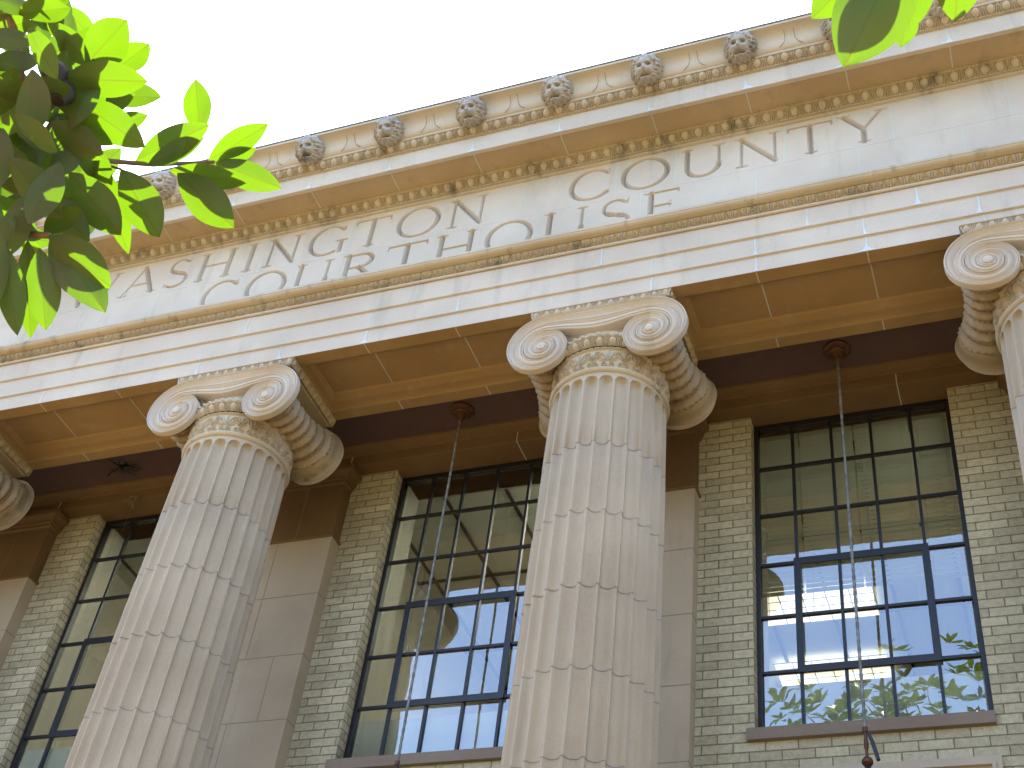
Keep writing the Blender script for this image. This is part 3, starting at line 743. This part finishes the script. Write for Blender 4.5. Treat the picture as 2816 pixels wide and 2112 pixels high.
# ---------------------------------------------------------------- windows
YW = 2.20
def make_window():
    f = MB(); zt, zb = .028, -3.66; x0, x1 = -HWN, HWN
    f.box(x0, x0+.045, YW-.02, YW+.06, zb, zt); f.box(x1-.045, x1, YW-.02, YW+.06, zb, zt)
    f.box(x0+.045, x1-.045, YW-.02, YW+.06, zt-.06, zt); f.box(x0+.045, x1-.045, YW-.02, YW+.06, zb, zb+.06)
    xsx = [x0+.4*k for k in range(1, 5)]; zsz = [-.56, -1.165, -1.77, -2.37, -2.965]
    xsx = [x*.995 for x in (-.6,-.2,.2,.6)]
    VX0, VX1, VZ1, VZ0 = xsx[0], xsx[3], zsz[2], zsz[4]
    for x in xsx: 
        f.box(x-.014, x+.014, YW-.014, YW+.03, zb+.06, zt-.06)
    for z in zsz: f.box(x0+.045, x1-.045, YW-.011, YW+.027, z-.014, z+.014)
    fr = f.build('window', IRON, None, local=True, smooth=False)
    v = MB(); y0, y1 = YW-.032, YW-.0145
    v.box(VX0-.03, VX0+.035, y0, y1, VZ0-.035, VZ1+.03); v.box(VX1-.035, VX1+.03, y0, y1, VZ0-.035, VZ1+.03)
    v.box(VX0+.035, VX1-.035, y0, y1, VZ1-.045, VZ1+.03); v.box(VX0+.035, VX1-.035, y0, y1, VZ0-.035, VZ0+.035)
    v.build('casement', IRON, fr, local=True, smooth=False)
    rn = random.Random(2); xx = [x0+.045]+xsx+[x1-.045]; zz = [zt-.06]+zsz+[zb+.06]
    for i in range(5):
        for j in range(6):
            a0, a1, b1, b0 = xx[i]+.012, xx[i+1]-.012, zz[j]-.012, zz[j+1]+.012
            t1, t2 = rn.uniform(-.0012,.0012), rn.uniform(-.0012,.0012)
            m = MB(); yy = YW+.012
            m.add([(a0,yy-t1-t2,b0),(a1,yy+t1-t2,b0),(a1,yy+t1+t2,b1),(a0,yy-t1+t2,b1)], [(0,1,2,3)])
            m.build('pane', GLASS, fr, local=True, smooth=False)
    s = MB(); s.box(-1.06, 1.0, 1.985, YW+.05, -3.735, -3.625); s.build('sill', SILL, fr, local=True, smooth=False)
    return fr
w0 = make_window(); wins = [w0]+[copy_tree(w0) for _ in BAY[1:]]
for o, bx in zip(wins, BAY):
    o.parent = CH; o.matrix_parent_inverse = CH.matrix_world.inverted(); o.location = W((bx, 0, 0))
# lower windows with a moulded stone surround
for k, bx in enumerate(BAY):
    s = MB(); a0, a1, z1, z0 = bx-1.0, bx+1.0, -4.03, -8.6
    for i_, (d, yy, t) in enumerate(((0, 1.985, .05), (.05, 1.965, .03), (.08, 2.0, .09))):
        s.box(a0+d, a1-d, yy, 2.2, z1-d-t, z1-d); s.box(a0+d, a0+d+t, yy, 2.2, z0, z1-d-t); s.box(a1-d-t, a1-d, yy, 2.2, z0, z1-d-t)
    o = part(s, 'lower_window', TERRA, smooth=False)
    g_ = MB(); g_.add([(a0+.17,2.15,z0),(a1-.17,2.15,z0),(a1-.17,2.15,z1-.17),(a0+.17,2.15,z1-.17)], [(0,1,2,3)])
    s_ = g_.build('pane', GLASS, None, smooth=False); s_.parent = o

# things inside the windows -------------------------------------------------
def at_ceiling(px, py, z):                 # where a sight line through the glass meets height z
    d = ray(px, py); t = (z-CAM[2])/d[2]; return CAM+t*d
bl = MB(); bx = BAY[4]
rn = random.Random(8)
for sx0, sx1 in ((-.97, -.56), (-.545, .0), (.015, .56), (.575, .97)):
    bl.box(bx+sx0, bx+sx1, 2.30, 2.36, -.10, -.04)
    z = -.125
    while z > -2.06:
        dz = rn.uniform(-.001,.001)
        bl.add([(bx+sx0,2.308,z+.013+dz),(bx+sx1,2.305,z+.013+dz),(bx+sx1,2.342,z-.011),(bx+sx0,2.342,z-.011)], [(0,1,2,3)])
        z -= .056
    for xx in (sx0+.07, sx1-.07): bl.box(bx+xx-.003, bx+xx+.003, 2.300, 2.305, -2.3, -.1)
o = bl.build('window_blind', SLAT, None, smooth=False); tag(o, 'pale slatted blind lowered over the top half of the right hand window', 'blind')
for i, bx in enumerate(BAY):
    o = MB().box(bx-HWN+.04, bx+HWN-.04, 2.27, 2.285, -3.66, -3.08).build('privacy_board', FILM, None, smooth=False)
    if 2 <= i <= 4: tag(o, ['white board behind the lowest panes of the narrow left hand window', 'white board behind the lowest panes of the window between the two full columns', 'white board behind the lowest panes of the right hand window with blinds'][i-2], 'board', 'white boards inside the windows')
    else: tag(o, 'white board inside a window beyond the edges of the picture', 'board', 'white boards inside the windows')
def lamp(name, P, label, lm=None):
    P = np.array(P); o = empty(name, W(P.mean(0))); tag(o, label, 'ceiling light', 'lit ceiling lights inside the rooms')
    a, b_, c, d = P; c0 = P.mean(0)
    m = MB(); n1, n2 = 6, 4
    g_ = np.array([[a+(b_-a)*u+(d-a)*v+(a-b_+c-d)*u*v for u in np.linspace(0,1,n1+1)] for v in np.linspace(0,1,n2+1)])-c0
    m.grid(g_); m.build('diffuser', lm or LAMP, o, local=True, smooth=False)
    m = MB()
    for j in range(n2+1): m.tube([g_[j,0]-(0,0,.008), g_[j,-1]-(0,0,.008)], .008, 4)
    for i in range(n1+1): m.tube([g_[0,i]-(0,0,.008), g_[-1,i]-(0,0,.008)], .008, 4)
    m.build('lamp_grid', SLAT, o, local=True, smooth=False)
ZC = .34
def rect(px):                                # axis-aligned rectangle on the ceiling spanned by sight lines
    Q = np.array([at_ceiling(*p, ZC) for p in px]); xa, xb = Q[:,0].min(), Q[:,0].max(); ya, yb = Q[:,1].min(), Q[:,1].max()
    return [(xa,ya,ZC),(xb,ya,ZC),(xb,yb,ZC),(xa,yb,ZC)]
def zz(x, y): return 1584+x*.2841, 1188+y*.2841
def pc(x, y): return at_ceiling(*zz(x, y), ZC)
a_, b_ = pc(1055, 257), pc(1110, 492); xr = (a_[0]+b_[0])/2
lamp('ceiling_light', [(xr-1.75,b_[1],ZC),(xr,b_[1],ZC),(xr,a_[1],ZC),(xr-1.75,a_[1],ZC)], 'large lit ceiling light high in the right hand window')
a_, b_, c_ = pc(1190, 787), pc(1200, 965), pc(308, 870); xr = (a_[0]+b_[0])/2
lamp('ceiling_light', [(c_[0],b_[1],ZC),(xr,b_[1],ZC),(xr,a_[1],ZC),(c_[0],a_[1],ZC)], 'lit ceiling light low in the right hand window')
lamp('ceiling_light', [(-3.25,6.6,ZC),(-2.75,6.6,ZC),(-2.75,7.0,ZC),(-3.25,7.0,ZC)], 'small lit ceiling light low in the window between the columns')

for i in (2, 3, 4):  # added lights, hidden from the camera, to brighten the rooms and blind
    bx = BAY[i]; lamp('ceiling_light', [(bx+1.22,2.9,.22),(bx+1.72,2.9,.22),(bx+1.72,5.4,.22),(bx+1.22,5.4,.22)], 'added fill light, out of sight inside and to the right of the '+['narrow left hand window', 'window between the columns', 'right hand window with blinds'][i-2], FILL_DIM if i == 4 else FILL_BRIGHT)
# hanging lanterns ---------------------------------------------------------
LABL = {3: 'hanging lantern on a long rod in front of the window between the two full columns', 4: 'hanging lantern on a long rod in front of the window with blinds', 2: 'hanging lantern half hidden behind the left fluted column'}
def make_lantern():
    o = empty('hanging_lantern')
    m = MB(); m.lathe([(.0,.229),(.13,.229),(.135,.20),(.115,.185),(.09,.18),(.085,.165),(.062,.15),(.055,.12),(.04,.10),(.035,.06),(.02,.05),(.0,.05)], 32, 'z')
    m.build('ceiling_rose', BRONZE, o, local=True)
    m = MB(); n = 150; P = []
    for i in range(n+1):
        z = .06-(.06+4.03)*i/n; a_ = np.linspace(0, 2*math.pi, 8, endpoint=False); r = .0135+.0025*math.sin(i*2.1)
        P.append(np.stack([r*np.cos(a_), r*np.sin(a_), np.full(8, z)], 1))
    m.grid(np.array(P), cu=True, flip=True); m.build('rod', CABLE, o, local=True)
    m = MB(); m.lathe([(.0,-4.02),(.022,-4.02),(.022,-4.06),(.013,-4.07),(.013,-4.12),(.018,-4.13),(.018,-4.2),(.012,-4.21),(.012,-4.27),(.03,-4.285),(.045,-4.31),(.045,-4.33),(.03,-4.35),(0,-4.36)], 20, 'z')
    m.build('finial', BRONZE, o, local=True)
    m = MB(); m.tube([(.02,0,-4.06),(.05,.0,-4.15),(.085,0,-4.31)], [.012,.016,.016], 8); m.lathe([(.02,-4.36),(.04,-4.40),(.09,-4.50),(.12,-4.53),(.26,-4.60),(.30,-4.62),(.30,-4.66)], 32, 'z')
    m.build('crown', IRON, o, local=True)
    m = MB(); 
    for k in range(8):
        a_ = k*math.pi/4; m.tube([(.29*math.cos(a_),.29*math.sin(a_),-4.64),(.22*math.cos(a_),.22*math.sin(a_),-5.5)], .012, 6)
    m.lathe([(.23,-5.5),(.2,-5.56),(.05,-5.62),(0,-5.66)], 24, 'z'); m.build('cage', IRON, o, local=True)
    return o
lan = make_lantern()
used = False
for i in (3, 4):
    o = lan if not used else copy_tree(lan); used = True
    bx = BAY[i]+.02; o.location = W((bx, 1.42, 0)); tag(o, LABL[i], 'lantern', 'hanging lanterns in the porch')

an = empty('ceiling_anchor', W((BAY[2]-.35, 1.42, .23))); tag(an, 'bare black iron anchor with frayed wires on the porch ceiling above the left window', 'anchor')
m = MB(); m.lathe([(0,-.002),(.07,-.002),(.06,-.02),(.03,-.035),(.025,-.07),(0,-.075)], 20, 'z'); m.build('anchor_plate', IRON, an, local=True)
rn = random.Random(12)
for k in range(9):
    m = MB(); a_ = rn.uniform(0, 6.28); l_ = rn.uniform(.12, .26)
    m.tube([(0,0,-.04), (math.cos(a_)*l_*.5, math.sin(a_)*l_*.5, -.05+rn.uniform(-.03,.02)), (math.cos(a_)*l_, math.sin(a_)*l_, -.02-rn.uniform(0,.06))], [.014,.009,.004], 6); m.build('wire', IRON, an, local=True)
m = MB(); m.tube([(0,0,-.06),(-.10,-.03,-.13),(-.12,-.04,-.2)], [.012,.010,.012], 6); m.build('cable_end', IRON, an, local=True)
# cobweb caught under the porch ceiling
m = MB(); rn = random.Random(4)
c0 = np.array([-5.62, 1.84, -.02])
d = ray(283, 1078); t = (1.80-CAM[1])/d[1]; c0 = CAM+t*d
for k in range(26):
    p = c0+np.array([rn.uniform(-.05,.05), rn.uniform(-.02,.02), rn.uniform(-.03,.03)])
    q = p+np.array([rn.uniform(-.08,.10), rn.uniform(-.03,.03), rn.uniform(-.07,.03)])
    m.tube([p, (p+q)/2+np.array([0,0,rn.uniform(-.02,.0)]), q], [.0025,.005,.002], 5)
m.tube([c0+(.02,0,-.02), c0+(.06,0,-.10), c0+(.09,0,-.16)], [.006,.009,.003], 6)
m.tube([c0+(.06,0,-.10), c0+(.03,.02,-.8)], [.0015,.0015], 4)
o = m.build('cobweb', WEB, None); tag(o, 'dusty cobweb tuft hanging from the stone above the left window', 'cobweb')

# ---------------------------------------------------------------- magnolia leaves
def leaf(mb, base, tip, nrm, width, fold=.25, curl=.12, ns=11, nc=7, wav=0.):
    base = np.array(base, float); tip = np.array(tip, float); d = tip-base; L_ = np.linalg.norm(d); d /= L_
    s = np.cross(d, nrm); s /= np.linalg.norm(s)+1e-9; n = np.cross(s, d)
    t = np.linspace(0, 1, ns); V = []; UV = []
    wp = np.sin(np.pi*np.clip(t, 0, 1)**1.0)**.78; wp[0] = .04; wp[-1] = 0.02
    for i, q in enumerate(t):
        for c in np.linspace(-1, 1, nc):
            off = c*wp[i]*width/2
            h = fold*abs(off)-curl*L_*(q*q)*1.0+curl*.5*L_*q+wav*width*math.sin(q*9+c*2)*abs(c)
            V.append(base+d*L_*q+s*off+n*h); UV.append((c*wp[i], q))
    F = [(i*nc+j, i*nc+j+1, (i+1)*nc+j+1, (i+1)*nc+j) for i in range(ns-1) for j in range(nc-1)]
    mb.add(V, F); mb.uv.append(np.array(UV))
def petiole(mb, p, q, r=.006): mb.tube([p, (np.array(p)+np.array(q))/2+np.array([0,0,-.004]), q], [r*1.3, r, r*.8], 6)

def P3(px, py, dist): return CAM+ray(px, py)*dist
# left tree: one low branch hangs into view
lf = MB(); tw = MB(); rn = random.Random(21)
sun_v = np.array(sdir)
def put(bx_, by_, tx, ty, d0, d1, wfrac, tilt=.3, fold=.22, curl=.1, wav=.02):
    b_, t_ = P3(bx_, by_, d0), P3(tx, ty, d1)
    view = (CAM-(b_+t_)/2); view /= np.linalg.norm(view)
    dd = t_-b_; L_ = np.linalg.norm(dd); dd = dd/L_
    side = np.cross(dd, view); side /= np.linalg.norm(side)
    n = -(view*math.cos(tilt)+side*math.sin(tilt))        # glossy side away from the viewer (upwards)
    leaf(lf, b_, t_, n, L_*wfrac*1.1, fold, -curl, 14, 9, wav)
HAND = [
 (186,141,270,44,4.6,4.5,.60,-.2), (236,160,322,98,4.9,4.8,.5,.3), (135,168,318,178,4.4,4.35,.42,.25), (225,205,352,214,4.8,4.9,.42,.5),
 (150,150,205,60,4.8,4.7,.45,.4), (165,215,308,316,4.45,4.3,.36,.2), (110,262,222,342,4.4,4.3,.42,.1), (432,290,424,174,5.0,4.9,.44,.2),
 (292,348,448,268,4.7,4.6,.36,-.3), (320,356,444,300,4.6,4.65,.34,.5), (450,346,580,270,4.9,4.85,.34,.3), (462,350,606,404,4.9,4.8,.36,-.2),
 (368,368,528,398,4.75,4.65,.30,.3), (384,374,500,488,4.7,4.5,.38,.1), (476,346,552,322,4.95,4.9,.45,.4), (262,366,342,510,4.4,4.3,.46,.15), (218,352,272,550,4.55,4.5,.28,.6),
 (150,372,258,506,4.3,4.2,.44,.2), (106,508,236,620,4.1,4.0,.44,.2), (110,512,228,666,4.15,3.95,.36,-.3), (86,536,98,710,4.1,4.0,.36,.1),
 (60,520,64,728,4.2,4.1,.26,.2), (10,530,34,722,4.1,4.0,.28,.3), (0,500,-40,690,4.1,4.0,.3,.2), (98,40,172,88,4.9,4.8,.5,.1), (120,20,142,-40,4.7,4.6,.5,.2),
 (40,30,150,20,4.5,4.4,.5,.5), (0,130,48,262,4.9,4.8,.55,.2), (60,60,120,170,4.3,4.2,.42,.6), (30,250,120,330,4.2,4.1,.42,.7), (70,150,60,300,4.3,4.2,.5,.6), (120,120,150,250,4.5,4.4,.4,.3),
 (20,340,130,470,4.2,4.1,.42,.3), (130,350,60,480,4.1,4.0,.42,.4), (170,300,240,400,4.5,4.45,.4,.3), (10,280,-30,420,4.3,4.2,.4,.3), (100,420,190,520,4.3,4.2,.42,.2), (140,430,262,470,4.35,4.3,.45,.4),
 (60,420,0,560,4.15,4.1,.4,.4), (95,505,170,450,4.2,4.1,.42,.3), (90,515,20,470,4.2,4.1,.42,.5), (200,330,130,250,4.6,4.5,.42,.2), (165,90,120,10,4.8,4.7,.42,.3),
 (230,280,320,250,4.7,4.7,.42,.3), (200,240,290,200,4.75,4.7,.42,-.2), (55,200,150,190,4.4,4.3,.45,.2), (0,60,60,140,4.6,4.5,.45,.3), (5,200,70,320,4.5,4.4,.45,.2), (180,300,110,380,4.4,4.3,.4,.2), (-30,330,60,350,4.4,4.3,.45,.3), (-20,60,70,50,4.6,4.5,.45,.3), (0,400,90,400,4.3,4.25,.45,.2)]
for h_ in HAND: put(*h_)
for k in range(120):
    x_, y_ = rn.uniform(-60, 215), rn.uniform(-60, 520)
    if y_ < 60 and x_ > 130 or (x_ < 60 and 60 < y_ < 180) or (x_ > 150 and 335 < y_ < 380): continue
    a_ = rn.uniform(0, 2*math.pi); l_ = rn.uniform(95, 140); tx, ty = x_+l_*math.cos(a_), y_+l_*math.sin(a_)
    if tx > 262 or (tx > 150 and 330 < ty < 385) or (ty < 80 and tx > 140): continue
    d_ = rn.uniform(4.35, 5.2); put(x_, y_, tx, ty, d_, d_+rn.uniform(-.12,.12), rn.uniform(.38,.48), rn.uniform(-.9,.9), .2, .1)
# more whorls outside the picture so that the branch carries on
for k in range(150):
    c_ = P3(rn.uniform(-900, 60), rn.uniform(-500, 560), rn.uniform(4.6, 6.2)); dv = np.array([rn.gauss(0,1), rn.gauss(0,1), rn.gauss(-.2,.8)]); dv /= np.linalg.norm(dv)
    leaf(lf, c_, c_+dv*rn.uniform(.2,.28), np.array([rn.gauss(0,.4), rn.gauss(0,.4), 1.]), rn.uniform(.085,.115), .2, .1, 9, 5)
LT = empty('magnolia_tree', W((-3.4,-8.9,-H))); tag(LT, 'magnolia tree whose backlit green branch hangs across the upper left corner', 'tree')
def asub(mb, name, mt, root, **k):
    o = mb.build(name, mt, None, **k); o.parent = root; o.matrix_parent_inverse = Matrix.Translation(-Vector(root.location)); return o
A = lambda *p: P3(*p)
tr = MB(); tr.tube([(-3.4,-8.9,-H),(-3.3,-8.8,-9.5),(-3.1,-8.7,-7.2),(-3.0,-8.6,-5),(-2.8,-8.6,-3),(-2.7,-8.7,-1)], [.24,.2,.17,.14,.1,.05], 14)
asub(tr, 'trunk', BARK, LT)
pts = [np.array((-3.05,-8.65,-6.3)), A(-500,120,5.4), A(-150,-40,4.9), A(14,-10,4.6), A(38,110,4.5), A(50,190,4.45), A(90,300,4.5)]
tw.tube(pts, [.09,.05,.03,.017,.013,.011,.009], 8)
tw.tube([A(50,190,4.45), A(95,335,4.5), A(200,345,4.6), A(330,356,4.7), A(462,350,4.88)], [.010,.010,.009,.008,.006], 7)
tw.tube([np.array((-3.05,-8.65,-7.0)), A(-500,420,5.0), A(-120,470,4.4), A(20,503,4.2), A(108,509,4.12)], [.07,.04,.02,.013,.009], 8)
tw.tube([A(200,345,4.6), A(262,366,4.45)], [.006,.004], 6); tw.tube([A(90,300,4.5), A(150,200,4.6), A(190,140,4.65)], [.008,.007,.005], 6)
tw.tube([A(14,-10,4.6), A(100,38,4.85)], [.008,.004], 6)
asub(tw, 'branch', BARK, LT)
asub(lf, 'foliage', LEAF, LT, ang=60)
for (x, y, d_) in ((135,200,4.38),(118,160,4.4)):
    m = MB(); c_ = A(x, y, d_); m.lathe([(0,-.05),(.02,-.045),(.035,-.02),(.04,0),(.033,.025),(.018,.042),(0,.05)], 16, 'z', tuple(c_)); asub(m, 'seed_cone', IRONB, LT)

# far leaf mass, added out of view to block the low sky
wm = MB(); rr = random.Random(5); Vw = []
for k in range(5200):
    a_ = rr.uniform(R(-178), R(-2)); rad_ = rr.uniform(40, 47)*(1+.05*math.sin(a_*9))
    top = 17+3.2*math.sin(a_*11)+2.2*math.sin(a_*23+1)
    p = np.array([math.cos(a_)*rad_, math.sin(a_)*rad_-2, -H+rr.uniform(0, 1)**.8*top])
    u = np.array([rr.gauss(0,1) for _ in range(3)]); u /= np.linalg.norm(u); v = np.cross(u, (0.3,.2,.9)); v /= np.linalg.norm(v); w_ = rr.uniform(.9, 1.7)
    wm.add([p-u*w_*.5, p+v*w_*.45-u*w_*.1, p+u*w_*.6, p-v*w_*.5+u*w_*.1], [(0,1,2,3)])
BLOCKM = stone('blocker_leaves', (.05,.08,.018), (.08,.11,.03), (.03,.05,.012), .5)
o = wm.build('sky_blocker', BLOCKM, None, smooth=False); tag(o, 'leafy mass far across the lawn, added unseen to block the low sky', 'sky_blocker', kind='stuff')

# right tree, behind and above the viewer; its crown is mirrored in the windows
lf = MB(); tw = MB()
R_H = [(1960,-130,1826,134,2.75,2.55,.42,.1,.3), (1880,-90,1754,38,3.0,2.95,.50,.2,.2), (2010,-100,1900,92,3.0,2.9,.44,.3,.2), (1965,10,1946,100,3.3,3.25,.5,.1,.2), (2078,-110,2064,44,2.9,2.85,.56,-.2,.2),
       (2005,-30,1972,42,3.2,3.15,.4,.3,.2)]
for h_ in R_H: put(*h_[:8], fold=h_[8])
lf_front = lf
def whorl(mb, c, ax, n, rr, ns=5, nc=3):
    ax = np.array(ax)/np.linalg.norm(ax); u = np.cross(ax, (.3,.5,.8)); u /= np.linalg.norm(u); v = np.cross(ax, u); a0 = rr.uniform(0, 6)
    for k in range(n):
        a_ = a0+2*math.pi*k/n+rr.uniform(-.3,.3); dv = ax*rr.uniform(.2,.8)+u*math.cos(a_)+v*math.sin(a_); dv /= np.linalg.norm(dv)
        L_ = rr.uniform(.24,.35); leaf(mb, c+dv*.02, c+dv*L_, ax+.3*dv, L_*.4, .2, .1, ns, nc)
def crown(mb, CEN, RAD, N, seed, zmin=-5):
    rr = random.Random(seed); cnt = 0; CEN = np.array(CEN); RAD = np.array(RAD); tips = []
    while cnt < N:
        d_ = np.array([rr.gauss(0,1) for _ in range(3)]); d_ /= np.linalg.norm(d_)
        lump = 1+.16*math.sin(d_[0]*7+1)*math.sin(d_[1]*6)+.14*math.sin(d_[2]*9+2)
        p = CEN+RAD*d_*lump*rr.uniform(.55, 1.0)**.5
        if p[2] < zmin: continue
        u_, v_, w_ = proj(p)
        if w_ > 0 and -250 < u_ < 3066 and -250 < v_ < 2362: continue
        whorl(mb, p, d_+np.array([0,0,.6]), rr.randint(6, 8), rr); cnt += 1
        if cnt % 9 == 0: tips.append(p)
    return tips
crf = MB(); tips = crown(crf, (1.9,-11.0,.6), (4.3,3.2,4.6), 800, 33)
RTREE = empty('magnolia_tree', W((5.4,-12.2,-H))); tag(RTREE, 'magnolia tree overhead whose big leaves hang in at the upper right corner', 'tree')
trunk = [(5.4,-12.2,-H),(5.2,-12.1,-9.5),(4.6,-11.9,-7.2),(3.8,-11.6,-5.0),(2.9,-11.3,-2.2),(2.3,-11.1,.6),(2.0,-11,3.6)]
tr = MB(); tr.tube(trunk, [.34,.27,.24,.2,.16,.11,.03], 14); asub(tr, 'trunk', BARK, RTREE)
for p in tips:
    s_ = np.array(trunk[3+(1 if p[2] > -2 else 0)+(1 if p[2] > 1 else 0)]); md = (s_+p)/2+np.array([0,0,.3])
    tw.tube([s_, md, p], [.05,.03,.008], 5)
tw.tube([np.array(trunk[2]), np.array((4.6,-9.6,-5.9)), A(2080,-500,3.2), A(1960,-180,3.0), A(1925,-110,2.8)], [.06,.04,.018,.011,.007], 7)
tw.tube([A(1960,-180,3.0), A(2078,-90,2.95)], [.007,.005], 6); tw.tube([A(1960,-180,3.0), A(1870,-60,3.0)], [.007,.005], 6)
asub(tw, 'branch', BARK, RTREE)
asub(lf, 'foliage', LEAF, RTREE, ang=60); asub(crf, 'crown', LEAF_O, RTREE, ang=60)
crf = MB(); tp = crown(crf, (-2.9,-9.9,-2.6), (1.7,2.1,3.5), 420, 5, -6.5); asub(crf, 'crown', LEAF_O, LT, ang=60)
tw = MB()
for p in tp: tw.tube([(-3.0,-8.6,-5) if p[2] < -3 else (-2.8,-8.6,-3), p], [.04,.008], 5)
asub(tw, 'branch', BARK, LT)
T3 = empty('magnolia_tree', W((9.4,-10.6,-H))); tag(T3, 'magnolia tree mirrored at the right edge of the right hand window', 'tree')
crf = MB(); tp = crown(crf, (9.2,-9.6,-.6), (3.2,3.0,5.0), 600, 8, -7); asub(crf, 'crown', LEAF_O, T3, ang=60)
tw = MB(); tw.tube([(9.4,-10.6,-H),(9.3,-10.5,-6),(9.2,-10,-1),(9.2,-9.8,3)], [.33,.26,.15,.03], 12); asub(tw, 'trunk', BARK, T3)
tw = MB()
for p in tp: tw.tube([(9.25,-10.2,min(p[2]-.8, 1.5)), p], [.05,.008], 5)
asub(tw, 'branch', BARK, T3)
bpy.context.view_layer.update()
